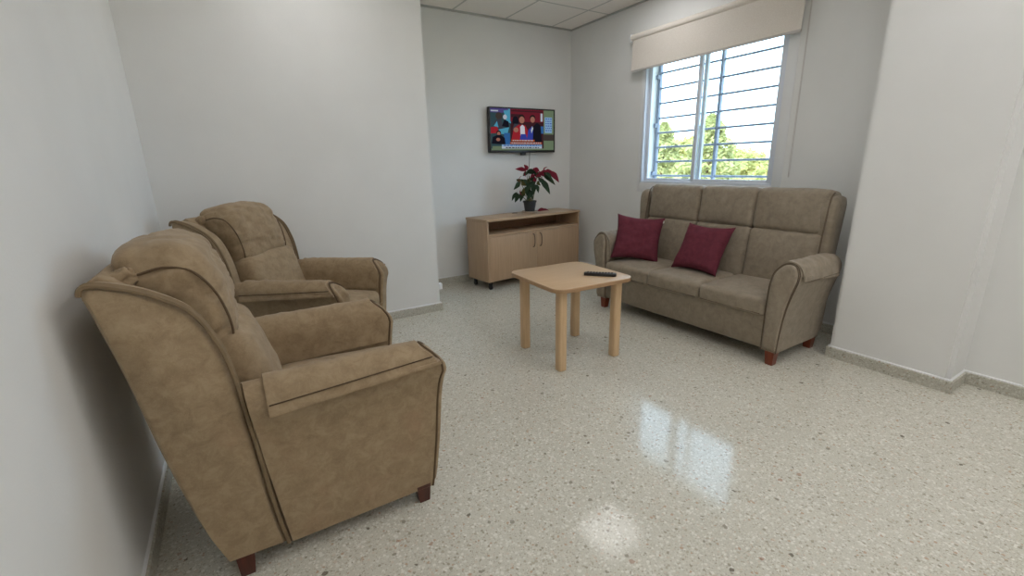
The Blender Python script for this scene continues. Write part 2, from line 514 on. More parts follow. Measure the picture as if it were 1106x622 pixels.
# metal angle where ceiling meets the walls
bm = new()
box(bm, XP, XW, YT-.02, YT, ZC-.012, ZC); box(bm, XW-.02, XW, YPI1, YT, ZC-.012, ZC)
box(bm, XP, XP+.02, YP, YT, ZC-.012, ZC); box(bm, XL, XP, YP-.02, YP, ZC-.012, ZC); box(bm, XL, XL+.02, YB, YP, ZC-.012, ZC)
struct(obj('trim_6', bm, M['angle'], smooth=None))

# window: casing, frame, two sliding sashes with glass
win = empty('window_1', (XW, (WY0+WY1)/2, WZ0)); struct(win)
def wloc(o):
    o.parent = win; o.matrix_parent_inverse = Matrix.Translation(win.location).inverted(); return o
bm = new()
box(bm, XW-.0025, XW+.004, WY0-.075, WY0, WZ0-.09, WZ1+.06, .002); box(bm, XW-.0025, XW+.004, WY1, WY1+.035, WZ0-.09, WZ1+.06, .002)
box(bm, XW-.0025, XW+.004, WY0, WY1, WZ0-.09, WZ0, .002); box(bm, XW-.0025, XW+.004, WY0, WY1, WZ1, WZ1+.06, .002)
wloc(obj('casing', bm, M['trimwhite']))
bm = new(); FX0, FX1 = XW+.004, XW+.085; t = .016
box(bm, FX0, FX1, WY0, WY0+t, WZ0, WZ1, .002); box(bm, FX0, FX1, WY1-t, WY1, WZ0, WZ1, .002)
box(bm, FX0, FX1, WY0+t, WY1-t, WZ0, WZ0+t, .002); box(bm, FX0, FX1, WY0+t, WY1-t, WZ1-t, WZ1, .002)
wloc(obj('window_frame', bm, M['alu']))
def sash(x, y0, y1, zb, zt):
    s = .036; bm = new(); z0, z1 = zb, zt
    box(bm, x-.014, x+.014, y0, y0+s, z0, z1, .003); box(bm, x-.014, x+.014, y1-s, y1, z0, z1, .003)
    box(bm, x-.014, x+.014, y0+s, y1-s, z0, z0+s, .003); box(bm, x-.014, x+.014, y0+s, y1-s, z1-s, z1, .003)
    o = wloc(obj('sash', bm, M['alu']))
    bm = new(); box(bm, x-.002, x+.002, y0+s-.004, y1-s+.004, z0+s-.004, z1-s+.004)
    g = obj('pane', bm, M['glass'], smooth=None); g.parent = o
sash(XW+.028, WY0+.014, 2.758, WZ0+.006, WZ1-.006)
sash(XW+.062, 2.69, WY1-.014, WZ0+.006, WZ1-.006)

# security grille outside the glass
gx = XW+.20
gr = empty('window_grille', (gx, (WY0+WY1)/2, WZ0+.02))
tag(gr, 'pale blue-grey steel security grille of horizontal bars outside the window', 'grille')
def gloc(o):
    o.parent = gr; o.matrix_parent_inverse = Matrix.Translation(gr.location).inverted(); return o
for i in range(9):
    z = 1.109+.1395*i
    if z > WZ1: continue
    bm = new(); tube(bm, [(gx, WY0+.004, z), (gx, WY1-.004, z)], .0095, 8)
    gloc(obj('bar', bm, M['grille']))
for y in (WY0+.03, 2.652, WY1-.02):
    bm = new(); box(bm, gx-.018, gx+.018, y-.012, y+.012, WZ0+.004, WZ1-.004, .002)
    gloc(obj('upright', bm, M['grille']))
for z in (1.13, 1.6, 2.05):
    bm = new(); box(bm, gx-.045, gx-.01, WY1-.03, WY1-.002, z-.02, z+.02, .003)
    gloc(obj('clip', bm, M['grille']))

# roller blind
BX = XW-.055
bl = empty('roller_blind', (BX, 2.68, 2.11)); tag(bl, 'cream fabric roller blind pulled partly down over the barred window', 'blind')
def bloc(o):
    o.parent = bl; o.matrix_parent_inverse = Matrix.Translation(bl.location).inverted(); return o
BY0, BY1 = 1.895, 3.475
bm = new()
pts = [(BX-.012+.01*math.sin(2.4*t), 2.112+t*.29) for t in [i/8 for i in range(9)]]
ring = pts+[(x+.0025, z) for x, z in reversed(pts)]
loft(bm, [[(x, BY0+(BY1-BY0)*k/10, z) for x, z in ring] for k in range(11)])
bloc(obj('fabric', bm, M['blind'], smooth=60))
bm = new(); tube(bm, [(BX+.012, BY0-.02, 2.405), (BX+.012, BY1+.02, 2.405)], .03, 20)
bloc(obj('roller_tube', bm, M['blind']))
bm = new(); box(bm, BX-.012, BX+.006, BY0, BY1, 2.098, 2.118, .004)
bloc(obj('bottom_bar', bm, M['bar']))
for y in (BY0-.028, BY1+.018):
    bm = new(); box(bm, BX-.02, XW-.001, y, y+.01, 2.37, 2.44, .003)
    bloc(obj('bracket', bm, M['trimwhite']))
bm = new()
pp = smooth_path([(BX+.03, BY0-.03, 2.40), (BX+.032, BY0-.031, 1.7), (BX+.034, BY0-.031, 1.16), (BX+.036, BY0-.026, 1.145), (BX+.038, BY0-.022, 1.17), (BX+.038, BY0-.022, 1.8), (BX+.036, BY0-.022, 2.40)], 6)
tube(bm, pp, .0016, 5)
bloc(obj('chain', bm, M['bar']))

# ------------------------------------------------------------------ upholstered seating
def lerp_tab(tab, z):
    if z <= tab[0][0]: return tab[0][1]
    for (a, fa), (b, fb) in zip(tab, tab[1:]):
        if z <= b: return fa+(fb-fa)*(z-a)/(b-a)
    return tab[-1][1]

def upholstered(name, P):
    root = empty(name)
    fm, pm = P['fabric'], P['pipe']
    hw = P['hw']; zb = P['zb']
    section = P['section']                      # (offset outward from inner face, z)
    uf = lambda z: lerp_tab(P['front'], z)
    ub = lambda z: lerp_tab(P['rear'], z)
    # base
    bm = new()
    fb = uf(zb)-.012
    prism(bm, [(ub(zb)+.03, zb), (fb-.01, zb), (fb+.006, zb+.02), (uf(.3)-.008, P['seat_bot']), (ub(.3)+.03, P['seat_bot'])], 'y', -hw, hw, .006, 2)
    obj('base', bm, fm, root)
    # arms
    sec = [(p.x, p.y) for p in smooth_path([(w, z, 0) for w, z in section], 3)]
    for s in (-1, 1):
        bm = new()
        u0 = P['arm_back']
        cw = sum(w for w, z in sec)/len(sec); cz = sum(z for w, z in sec)/len(sec)
        wf = P['wing_front']
        ua = lambda w, z: max(u0, lerp_tab(wf, z)) if w > cw*.9 else u0
        rings = []
        N = 12
        for i in range(N+1):
            t = i/N
            rings.append([(ua(w, z)+(uf(z)-.006-ua(w, z))*t, s*(hw+w), z) for w, z in sec])
        for k, (sh, du) in enumerate(((.985, .003), (.96, .005), (.90, .004), (.87, .006), (.86, .014), (.82, .021), (.72, .025), (.5, .026))):
            rings.append([(uf(z)-.006+du, s*(hw+cw+(w-cw)*sh), cz+(z-cz)*(1-(1-sh)*.35)) for w, z in sec])
        loft(bm, rings)
        arm = obj('arm', bm, fm, root, 50)
        # piping around the front pad of the arm
        bm = new()
        tube(bm, [(uf(z)-.001, s*(hw+cw+(w-cw)*1.0), z) for w, z in sec], P['pr']*.8, 6)
        tube(bm, [(uf(z)+.001, s*(hw+cw+(w-cw)*.885), cz+(z-cz)*.96) for w, z in sec], P['pr']*.7, 6)
        obj('piping', bm, P['edge'], arm)
        # cover folded over the top of the arm
        cov = [(w, z) for w, z in sec if z > P['cov_in'] and w < cw]
        top = [(w, z) for w, z in sec if z >= P['cov_out_start'] and w >= cw]
        mx = max(w for w, z in sec)
        flap = [(mx+.010, P['cov_out_start']-.02), (mx+.013, (P['cov_out_start']+P['cov_out'])/2-.01), (mx+.013, P['cov_out'])]
        line = cov+top
        def nrm(i):
            a = Vector(line[max(i-1, 0)]); b = Vector(line[min(i+1, len(line)-1)]); d = (b-a).normalized()
            return Vector((-d.y, d.x))
        o1 = [(line[i][0]+nrm(i).x*.011, line[i][1]+nrm(i).y*.011) for i in range(len(line))]
        i1 = [(line[i][0]+nrm(i).x*.003, line[i][1]+nrm(i).y*.003) for i in range(len(line))]
        outl = o1+[(w+.006, z) for w, z in flap]+[(w-.004, z) for w, z in reversed(flap)]+i1[::-1]
        c0, c1 = P['cov_u']
        bm = new(); rings = []; N = 26
        for i in range(N+1):
            t = i/N
            ring = []
            for w, z in outl:
                e = min(uf(z)-.012, c1) if P['cov_follow'] else c1
                u = c0+(e-c0)*t
                wob = .0048*noise.noise(Vector((u*22, z*9, s*3+P['seed'])))+.002*noise.noise(Vector((u*50, z*20, s)))
                if z < P['cov_out_start'] and w > cw: z += .03*t
                ring.append((u, s*(hw+w+wob*(1 if w > cw else -1)*.8), z+wob))
            rings.append(ring)
        loft(bm, rings)
        cv = obj('arm_cover', bm, fm, arm, 50)
        bm = new()
        zz = P['cov_out']+(.036 if P['kind'] == 'chair' else .022)
        outer = sorted((z, w) for w, z in sec if w > cw)
        def sw(z):
            return mx+.0195 if z < P['cov_out_start']-.015 else min(mx+.0195, lerp_tab(outer, z)+.0155)
        line_ = []
        for i in range(13):
            z_ = zz+(.024 if P['kind'] == 'chair' else .0)*i/12
            line_.append((c0+.004+(min(uf(z_)-.02, c1-.006)-c0)*i/12, s*(hw+sw(z_)), z_))
        tube(bm, line_, .0021, 5)
        sm = obj('stitching', bm, M['seam'] if P['kind'] == 'chair' else pm, arm)
    # back shell: panel between two wings
    wing = P['wing']; wt = P['wing_t']; wo = P['wing_out']
    bm = new()
    top = P['shell_top']
    prism(bm, [(ub(zb), zb), (ub(zb)+.08, zb), (ub(.45)+.08, .45), (ub(top-.06)+.075, top-.05), (ub(top)+.055, top-.012), (ub(top)+.03, top),
               (ub(top)+.008, top-.012), (ub(.8), .8), (ub(.45), .45)], 'y', -hw-.03, hw+.03, .006, 2)
    bk = obj('backrest', bm, fm, root, 50)
    wp = [(p.x, p.y) for p in smooth_path([(u, z, 0) for u, z in wing], 4, False)]
    for s in (-1, 1):
        bm = new()
        # wing: outline swept in thickness, outer face leaning out with height
        def wy(z, k): return s*(wo-wt*(1-k)+P['wing_flare']*max(0, z-.45))
        ks = (0, .1, .3, .7, .9, 1); ins = [x*P['wing_round'] for x in (.03, .011, .002, .002, .011, .03)]
        cu = sum(u for u, z in wp)/len(wp); cz = sum(z for u, z in wp)/len(wp)
        rings = []
        for k, d in zip(ks, ins):
            ring = []
            for u, z in wp:
                dv = Vector((cu-u, (cz-z)*.25)); l = max(dv.length, 1e-6)
                ring.append((u+dv.x/l*d, wy(z, k), z+dv.y/l*d))
            rings.append(ring)
        loft(bm, rings)
        wg = obj('wing', bm, fm, root, 45)
        bm = new()
        if not P['wing_pipe_k']: bm.free(); continue
        ed = [(u, z) for u, z in wp if (u, z) in wp[P['wing_pipe'][0]*4:P['wing_pipe'][1]*4+1]]
        for k in P['wing_pipe_k']:
            tube(bm, [(u+.003, wy(z, k), z+.002) for u, z in ed], P['pr']*1.15, 6)
        obj('piping', bm, pm, wg)
    # legs
    for u, v, w0, w1 in P['legs']:
        bm = new()
        su, sv = (1 if u > 0 else -1), (1 if v > 0 else -1)
        ring = lambda c, h, z: [(c[0]-h, c[1]-h, z), (c[0]+h, c[1]-h, z), (c[0]+h, c[1]+h, z), (c[0]-h, c[1]+h, z)]
        loft(bm, [ring((u, v), w1, 0), ring((u, v), w1+.001, .004), ring((u-su*.002, v-sv*.002), w0, zb+.012)])
        obj('leg', bm, P['legmat'], root, 30)
    return root

ARM_SEC = [(w, z if z < .5 else .5+(z-.5)*.86) for w, z in [(0, .062), (0, .30), (0, .52), (.002, .585), (.014, .63), (.04, .66), (.07, .669), (.10, .658), (.124, .628), (.131, .59), (.123, .55), (.108, .51), (.098, .45), (.094, .35), (.091, .2), (.089, .062)]]
CH = dict(kind='chair', edge=M['edge_brown'], fabric=M['chair'], pipe=M['chair_dark'], hw=.25, zb=.065, seat_bot=.345, section=ARM_SEC, seed=1,
          front=[(.06, .497), (.1, .505), (.27, .526), (.42, .538), (.5, .548), (.545, .557), (.58, .55), (.615, .528), (.645, .495)],
          rear=[(.065, -.172), (.25, -.23), (.5, -.275), (.75, -.305), (1.0, -.345)],
          arm_back=-.06, cov_in=.445, cov_out_start=.585, cov_out=.553, cov_u=(.0, .545), cov_follow=True,
          wing=[(-.172, .066), (-.205, .16), (-.235, .28), (-.272, .48), (-.305, .74), (-.336, .93), (-.343, .968), (-.330, .990), (-.29, .984), (-.214, .952), (-.138, .893), (-.095, .80), (-.076, .72), (-.062, .60), (-.045, .38), (-.03, .2), (-.012, .066)],
          wing_front=[(.06, .002), (.38, -.033), (.6, -.050), (.66, -.055)], wing_round=.62, wing_t=.10, wing_out=.345, wing_flare=.03, wing_pipe=(6, 16), wing_pipe_k=(1.0, .8), shell_top=1.0, pr=.0055,
          legs=[(.462, -.315, .027, .019), (.462, .315, .027, .019), (-.135, -.315, .026, .019), (-.135, .315, .026, .019)], legmat=M['darkwood'])

def chair_cushions(root, seed):
    fm = M['chair']
    bm = new()
    cushion(bm, (.60, .492, .125), place(.245, 0, .392, -.03), .035, (.012, 0, .028), (14, 14, 3), .006, 7, seed)
    sc = obj('seat_cushion', bm, fm, root, 80)
    bm = new()
    tube(bm, [(.553, -.235+.47*i/12, .362+.006*math.sin(i)) for i in range(13)], .003, 5)
    obj('piping', bm, M['chair_dark'], sc)
    # lower back pad
    bm = new()
    cushion(bm, (.17, .49, .36), place(-.055, 0, .585, .26), .06, (.024, 0, .012), (4, 16, 12), .010, 8, seed+1, (1, .7, 1.6))
    obj('lumbar_cushion', bm, fm, root, 80)
    # big head pad resting on the shell between the wings
    def roll(p, nx, ny, nz):
        p = p.copy(); p.z += .012*(1-ny*ny)*max(0, nz)
        if nz > 0: p.x -= .03*nz**3
        if nz < 0: p.x -= .02*nz*nz
        return p
    bm = new()
    mt = place(-.160, 0, .868, .22)
    cushion(bm, (.205, .44, .365), mt, .066, (.02, .0, .010), (6, 24, 20), .022, 6.5, seed+2, (1, .7, 2.2), roll)
    hc = obj('head_cushion', bm, fm, root, 80)
    # gusset seams down both sides of the head pad
    for s in (-1, 1):
        bm = new()
        pts = [(-.06, s*.216, .130), (.0, s*.219, .130), (.056, s*.217, .100), (.086, s*.213, .03), (.092, s*.210, -.05), (.082, s*.207, -.12), (.05, s*.20, -.16)]
        tube(bm, [mt @ p for p in smooth_path(pts, 6)], .0035, 6)
        obj('seam', bm, M['edge_brown'], hc)
    # gathered cloth where the pad is tucked behind the wing
    bm = new()
    cushion(bm, (.08, .036, .04), place(-.285, -.222, .972, .5, .3), .014, (0, 0, .008), (8, 6, 6), .014, 34, seed+3)
    obj('gathered_corner', bm, fm, hc, 80)

ch1 = upholstered('armchair', CH); chair_cushions(ch1, 1)
ch1.location = (0, 1.77, 0)
tag(ch1, 'large tan suede armchair nearest the camera, side on against the left wall', 'armchair', 'tan armchairs')
ch2 = upholstered('armchair', dict(CH, seed=5)); chair_cushions(ch2, 4)
ch2.location = (.192, 3.13, 0); ch2.rotation_euler = (0, 0, -.635)
tag(ch2, 'tan suede armchair turned in the corner, partly hidden behind the other armchair', 'armchair', 'tan armchairs')

SOFA_SEC = [(0, .09), (0, .30), (.004, .45), (.011, .55), (.022, .60), (.058, .645), (.098, .657), (.136, .645), (.160, .612), (.166, .575), (.158, .53), (.137, .45), (.115, .34), (.102, .22), (.094, .09)]
SW = .695
SF = dict(kind='sofa', edge=M['sofa_pipe'], fabric=M['sofa'], pipe=M['sofa_pipe'], hw=SW, zb=.095, seat_bot=.335, section=SOFA_SEC, seed=9,
          front=[(.09, .30), (.3, .302), (.5, .305), (.58, .295), (.62, .283), (.66, .262)],
          rear=[(.09, -.27), (.3, -.285), (.5, -.30), (.75, -.33), (1.03, -.36)],
          arm_back=-.22, cov_in=.42, cov_out_start=.585, cov_out=.535, cov_u=(-.16, .268), cov_follow=False,
          wing=[(-.27, .10), (-.285, .25), (-.30, .45), (-.328, .72), (-.352, .93), (-.352, .985), (-.33, 1.012), (-.27, 1.02), (-.215, 1.012), (-.18, .98), (-.168, .90), (-.168, .75), (-.16, .5), (-.16, .3), (-.16, .10)],
          wing_front=[(0, -.9), (1, -.9)], wing_round=1.0, wing_t=.09, wing_out=.788, wing_flare=.0, wing_pipe=(7, 13), wing_pipe_k=(), shell_top=1.0, pr=.004,
          legs=[(.265, -.735, .03, .021), (.265, .75, .03, .021), (-.215, -.745, .03, .021), (-.215, .745, .03, .021)], legmat=M['redwood'])
sofa = upholstered('sofa', SF)
for i in range(3):
    v = (i-1)*.463
    bm = new()
    cushion(bm, (.50, .462, .115), place(.075, v, .372, -.02), .03, (.008, .0, .02), (12, 14, 3), .004, 6, 20+i)
    sc = obj('seat_cushion', bm, M['sofa'], sofa, 80)
    bm = new(); tube(bm, [(.322, v-.21+.42*k/8, .326) for k in range(9)], .003, 5); obj('piping', bm, M['sofa_pipe'], sc)
    v0, v1 = ((-.682, -.18), (-.18, .27), (.27, .752))[i]
    bm = new()
    cushion(bm, (.13, v1-v0+.004, .385), place(-.195, (v0+v1)/2, .585, .15), .035, (.022, 0, 0), (4, 16, 14), .006, 8, 30+i, (1, 1.6, .8))
    obj('lower_back_cushion', bm, M['sofa'], sofa, 80)
    bm = new()
    cushion(bm, (.16, v1-v0+.006, .295), place(-.262, (v0+v1)/2, .905, .14), .042, (.022, 0, .006), (4, 16, 12), .006, 8, 40+i, (1, 1.6, .8))
    obj('head_cushion', bm, M['sofa'], sofa, 80)
for v in (-.684, .754):  # dark cord drawn in as the shadow line between back cushions and wings
    bm = new(); tube(bm, smooth_path([(-.12, v, .45), (-.125, v, .60), (-.142, v, .735), (-.150, v, .80), (-.172, v, .93), (-.190, v, 1.01), (-.225, v, 1.038)], 5), .005, 6)
    obj('piping', bm, M['sofa_pipe'], sofa)
sofa.location = (3.0, 2.135, 0); sofa.rotation_euler = (0, 0, math.pi+.012)
tag(sofa, 'taupe suede three-seat sofa with wooden feet standing under the window', 'sofa')

def pillow(name, size, seed):
    n = 26; bm = new(); T = .062; grid = {}
    for s in (1, -1):
        for i in range(n+1):
            for j in range(n+1):
                a, b = i/n*2-1, j/n*2-1
                edge = i in (0, n) or j in (0, n)
                if edge and s < 0: grid[s, i, j] = grid[1, i, j]; continue
                pin = 1-.09*(1-b*b) if True else 1
                x = a*size*(1-.11*(1-b*b)*abs(a)); y = b*size*(1-.13*(1-a*a)*abs(b))
                h = ((1-a**4)*(1-b**4))**.55
                z = s*T*h
                w = noise.noise(Vector((x*9, y*16, seed+s)))*.011+noise.noise(Vector((x*24, y*30, seed)))*.004
                z += w*h
                grid[s, i, j] = bm.verts.new((x, y, z))
    for s in (1, -1):
        for i in range(n):
            for j in range(n):
                q = [grid[s, i, j], grid[s, i+1, j], grid[s, i+1, j+1], grid[s, i, j+1]]
                bm.faces.new(q if s > 0 else q[::-1])
    return obj(name, bm, M['maroon'], None, 80)

# ------------------------------------------------------------------ throw pillows on the sofa
def put_pillow(o, centre, across, normal):
    n = Vector(normal).normalized(); x = Vector(across); x = (x-n*x.dot(n)).normalized(); y = n.cross(x)
    o.matrix_world = Matrix.Translation(centre) @ Matrix((x, y, n)).transposed().to_4x4()
p1 = pillow('throw_pillow', .198, 3)
put_pillow(p1, (2.90, 2.682, .625), (.62, -.77, -.09), (-.70, -.58, .40))
tag(p1, 'maroon throw pillow with a small white tag, leaning by the far sofa arm', 'pillow', 'maroon throw pillows')
bm = new(); box(bm, .172, .194, .150, .172, .002, .006, .001); tg = obj('care_tag', bm, M['tagwhite'], p1)
tg['label'] = 'small white care tag'
p2 = pillow('throw_pillow', .193, 8)
put_pillow(p2, (2.972, 2.104, .612), (.0247, -.9997, -.0066), (-.8699, -.0247, .4925))
tag(p2, 'maroon throw pillow propped at a slant on the middle sofa seat', 'pillow', 'maroon throw pillows')

# ------------------------------------------------------------------ side table and remote
tb = empty('coffee_table', (1.828, 2.263, 0), -.045)
tag(tb, 'low square beech coffee table with rounded corners in the middle of the floor', 'table')
TH = .548
def rrect(h, r, n=8):
    out = []
    for k, (sx, sy) in enumerate(((1, 1), (-1, 1), (-1, -1), (1, -1))):
        for i in range(n+1):
            a = math.pi/2*k+math.pi/2*i/n
            out.append((sx*(h-r)+r*math.cos(a), sy*(h-r)+r*math.sin(a)))
    return out
TS = .30
bm = new(); prism(bm, rrect(TS, .075), 'z', TH-.006, TH, .0015, 2)
obj('table_top', bm, M['beech'], tb)
bm = new(); prism(bm, rrect(TS-.001, .074), 'z', TH-.026, TH-.006, .002, 2)
obj('top_edge', bm, M['beech_edge'], tb)
for sx in (-1, 1):
    for sy in (-1, 1):
        bm = new()
        prism(bm, [(sx*.216+p[0], sy*.216+p[1]) for p in rrect(.028, .012, 5)], 'z', .004, TH-.026, .003, 2)
        lg = obj('leg', bm, M['beech_leg'], tb)
        bm = new(); prism(bm, [(sx*.216+p[0], sy*.216+p[1]) for p in rrect(.021, .01, 4)], 'z', 0, .005)
        obj('foot_pad', bm, M['blackmat'], lg)
rm = empty('remote_control', (1.955, 2.108, TH), -.83)
tag(rm, 'slim black remote control lying on the coffee table', 'remote')
bm = new()
prism(bm, [(-.1, -.021), (.085, -.0235), (.1, -.018), (.104, 0), (.1, .018), (.085, .0235), (-.1, .021), (-.104, 0)], 'z', .0, .02, .005, 3)
obj('body', bm, M['black'], rm)
for i in range(9):
    for j in range(3):
        bm = new(); box(bm, -.083+i*.019, -.072+i*.019, -.014+j*.011, -.007+j*.011, .0195, .0222, .001)
        obj('button', bm, M['blackmat'], rm)

# ------------------------------------------------------------------ TV cabinet
cb = empty('tv_cabinet', (2.119, 3.915, 0), .12)
tag(cb, 'beech TV cabinet on black casters with two doors and an open top shelf', 'cabinet')
W, D, Z0, Z1 = 1.315, .375, .09, .73
t = .02
bm = new(); box(bm, -.006, W+.006, -.008, D, Z1-.024, Z1, .002); obj('top', bm, M['cab_top'], cb)
for x in (0, W-t):
    bm = new(); box(bm, x, x+t, 0, D-.004, Z0, Z1-.024, .0015); obj('side_panel', bm, M['cab'], cb)
bm = new(); box(bm, t, W-t, .004, D-.01, Z0, Z0+t, .001); obj('bottom_panel', bm, M['cab'], cb)
ZS = .575
bm = new(); box(bm, t, W-t, .0, D-.01, ZS-.02, ZS, .001); obj('shelf', bm, M['cab_top'], cb)
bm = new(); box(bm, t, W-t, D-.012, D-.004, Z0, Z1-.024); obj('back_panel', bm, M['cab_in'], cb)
mid = W/2
for k, (x0, x1) in enumerate(((t+.002, mid-.002), (mid+.002, W-t-.002))):
    bm = new(); box(bm, x0, x1, -.001, .017, Z0+.004, ZS-.023, .0015)
    d = obj('door', bm, M['cab'], cb)
    hx = (mid-.055) if k == 0 else (mid+.045)
    bm = new()
    tube(bm, smooth_path([(hx, .0, .53), (hx, -.02, .522), (hx, -.029, .49), (hx, -.031, .46), (hx, -.029, .43), (hx, -.02, .398), (hx, .0, .39)], 4), .0055, 8)
    h_ = obj('handle', bm, M['steel'], d)
bm = new(); lathe(bm, [(.034, Z1-.001), (.034, Z1+.003), (.024, Z1+.003), (.022, Z1-.002)], .60, D-.07, 20); g = obj('cable_grommet', bm, M['black'], cb)
for x in (.055, W-.055):
    for y in (.05, D-.05):
        cst = new()
        box(cst, x-.016, x+.016, y-.016, y+.016, Z0-.006, Z0, .001)
        box(cst, x-.014, x-.010, y-.016, y+.012, .028, Z0-.005, .001); box(cst, x+.010, x+.014, y-.016, y+.012, .028, Z0-.005, .001)
        c_ = obj('caster', cst, M['black'], cb)
        bm = new()
        tube(bm, [(x-.009, y, .028), (x+.009, y, .028)], .028, 18)
        obj('wheel', bm, M['blackmat'], c_)

def cabp(px, py, pz=0):
    return (2.119+px*math.cos(.12)-py*math.sin(.12), 3.915+px*math.sin(.12)+py*math.cos(.12), pz)

# ------------------------------------------------------------------ poinsettia
PX, PY, PZ = 2.812, 4.188, Z1
sa = empty('plant_saucer', (PX, PY, PZ)); sa_bm = new()
C.objects.unlink(sa); bpy.data.objects.remove(sa)
bm = new(); lathe(bm, [(.062, .0), (.082, .008), (.089, .024), (.086, .024), (.076, .010), (.058, .005), (.0, .005)][:6], 0, 0, 28)
so = obj('plant_saucer', bm, M['saucer']); so.location = (PX, PY, PZ)
tag(so, 'shallow tan plastic saucer under the poinsettia pot', 'saucer')
pl = empty('potted_poinsettia', (PX, PY, PZ+.006))
tag(pl, 'potted poinsettia with red and dark green leaves on the TV cabinet', 'plant')
bm = new(); lathe(bm, [(.050, 0), (.053, .004), (.069, .110), (.075, .111), (.076, .128), (.071, .128), (.067, .104)], 0, 0, 28)
obj('pot', bm, M['pot'], pl)
bm = new(); lathe(bm, [(.01, .096), (.066, .102), (.066, .106), (.03, .106), (.01, .107)], 0, 0, 20)
obj('soil', bm, M['soil'], pl)
# picture-plane directions at the plant: across (a) and towards the camera (t)
ax_a = Vector((.85, -.526, 0)); ax_t = Vector((-.526, -.85, 0))
def pv(a, z, tt=0): return ax_a*a*1.06+ax_t*tt+Vector((0, 0, .1+(z-.1)*1.13))
def leaf(bm, base, tip, width, curl=.03, side=None, n=7):
    base, tip = Vector(base), Vector(tip); d = tip-base
    sd = side.normalized() if side else d.cross(Vector((0, 0, 1)))
    if sd.length < 1e-4: sd = Vector((1, 0, 0))
    sd = (sd-d.normalized()*sd.dot(d.normalized())).normalized(); nm = sd.cross(d).normalized()
    if nm.z < 0: nm = -nm
    rows = []
    for i in range(n+1):
        s = i/n
        w = width*(math.sin(math.pi*min(1, s**.8))**.9)*(1-.25*s)+.001
        if i in (3,): w *= 1.08
        c = base+d*s+nm*curl*math.sin(math.pi*s)
        rows.append([c-sd*w+nm*(.25*w), c-sd*w*.5+nm*.06*w, c-nm*.05*w, c+sd*w*.5+nm*.06*w, c+sd*w+nm*(.25*w)])
    R = [[bm.verts.new(p) for p in r] for r in rows]
    for i in range(n):
        for j in range(4): bm.faces.new((R[i][j], R[i][j+1], R[i+1][j+1], R[i+1][j]))
stems = [  # (end across, end height, toward)
    (-.03, .40, .03), (.0, .36, -.02), (.10, .40, .02), (.15, .38, .05), (-.10, .31, .02), (-.13, .20, .04), (.05, .30, .06), (-.05, .26, -.04), (.02, .43, .0)]
bm = new()
for a, z, tt in stems:
    P_ = smooth_path([(a*.18, tt*.2, .1), (a*.35, tt*.5, .1+(z-.1)*.4), (a*.7, tt*.8, .1+(z-.1)*.75), (a, tt, z)], 5)
    pts = [pv(p.x, p.z, p.y) for p in P_]
    tube(bm, pts, .004, 6, radii=[.0055-.003*i/len(pts) for i in range(len(pts))])
obj('stems', bm, M['stem'], pl)
# (base a,z,t) -> (tip a,z,t), width
G = [((.12, .39, .04), (.26, .27, .06), .034), ((.11, .33, .05), (.205, .185, .08), .036), ((.09, .34, .03), (.15, .26, .07), .030),
     ((-.03, .40, .03), (.07, .385, .06), .032), ((-.01, .38, .0), (-.07, .36, .05), .030), ((.02, .36, .02), (.045, .27, .08), .036),
     ((-.10, .31, .02), (-.165, .235, .05), .026), ((-.12, .20, .04), (-.155, .115, .08), .028), ((-.13, .21, .03), (-.185, .13, .05), .020), ((.0, .30, .06), (-.05, .20, .10), .026), ((.06, .28, .05), (.085, .20, .10), .024), ((-.02, .24, .05), (.03, .14, .09), .024), ((-.06, .33, .05), (-.03, .27, .09), .024), ((.02, .22, .07), (-.04, .135, .10), .022), ((.16, .39, .05), (.225, .32, .08), .022),
     ((-.08, .22, .02), (-.10, .12, .07), .028), ((-.04, .26, .0), (-.02, .16, .07), .028), ((.03, .30, .05), (.03, .18, .09), .032),
     ((.05, .30, .06), (-.02, .25, .10), .030), ((.06, .40, .0), (.11, .33, -.04), .03), ((-.05, .27, -.03), (-.09, .33, -.06), .03), ((.0, .34, -.02), (.0, .25, -.07), .03)]
for b, e, w in G:
    bm = new(); leaf(bm, pv(b[0], b[1], b[2]), pv(e[0], e[1], e[2]), w, .015, pv(.3, .9, .5) if abs(e[0]-b[0]) > abs(e[1]-b[1]) else pv(1, .1, -.4))
    obj('green_leaf', bm, M['leaf'], pl, 80)
bm = new()
for b, e, w in [((-.08, .31, .02), (-.02, .27, .08), .028), ((-.09, .30, .0), (-.135, .33, .03), .022), ((-.06, .25, .02), (-.045, .17, .08), .026), ((-.05, .22, .04), (-.075, .17, .09), .020), ((.08, .31, .04), (.11, .27, .09), .022)]:
    bm = new(); leaf(bm, pv(*b), pv(*e), w, .012, pv(.6, .6, .5)); obj('pale_leaf', bm, M['leaf_pale'], pl, 80)
RB = [((-.03, .41, .03), (-.145, .425, .05), .026), ((-.02, .41, .02), (-.055, .465, .03), .024), ((-.03, .41, .03), (-.04, .355, .08), .022),
      ((.10, .40, .02), (.03, .425, .06), .026), ((.10, .40, .03), (.12, .345, .08), .034), ((.12, .40, .02), (.175, .37, .07), .030), ((.14, .40, .03), (.185, .44, .02), .012),
      ((.20, .40, .04), (.295, .295, .09), .037), ((.15, .39, .04), (.235, .395, .05), .026), ((.06, .36, .06), (.0, .34, .11), .026), ((.09, .39, .04), (.15, .355, .09), .026), ((.07, .38, .03), (.06, .43, .05), .020), ((.11, .37, .05), (.06, .33, .10), .022), ((.05, .35, .06), (.07, .31, .11), .026),
      ((-.08, .36, .03), (-.105, .30, .06), .016), ((-.09, .24, .05), (-.08, .18, .09), .012)]
for b, e, w in RB:
    bm = new(); leaf(bm, pv(*b), pv(*e), w, .014, pv(.3, .9, .5)); obj('red_leaf', bm, M['bract'], pl, 80)
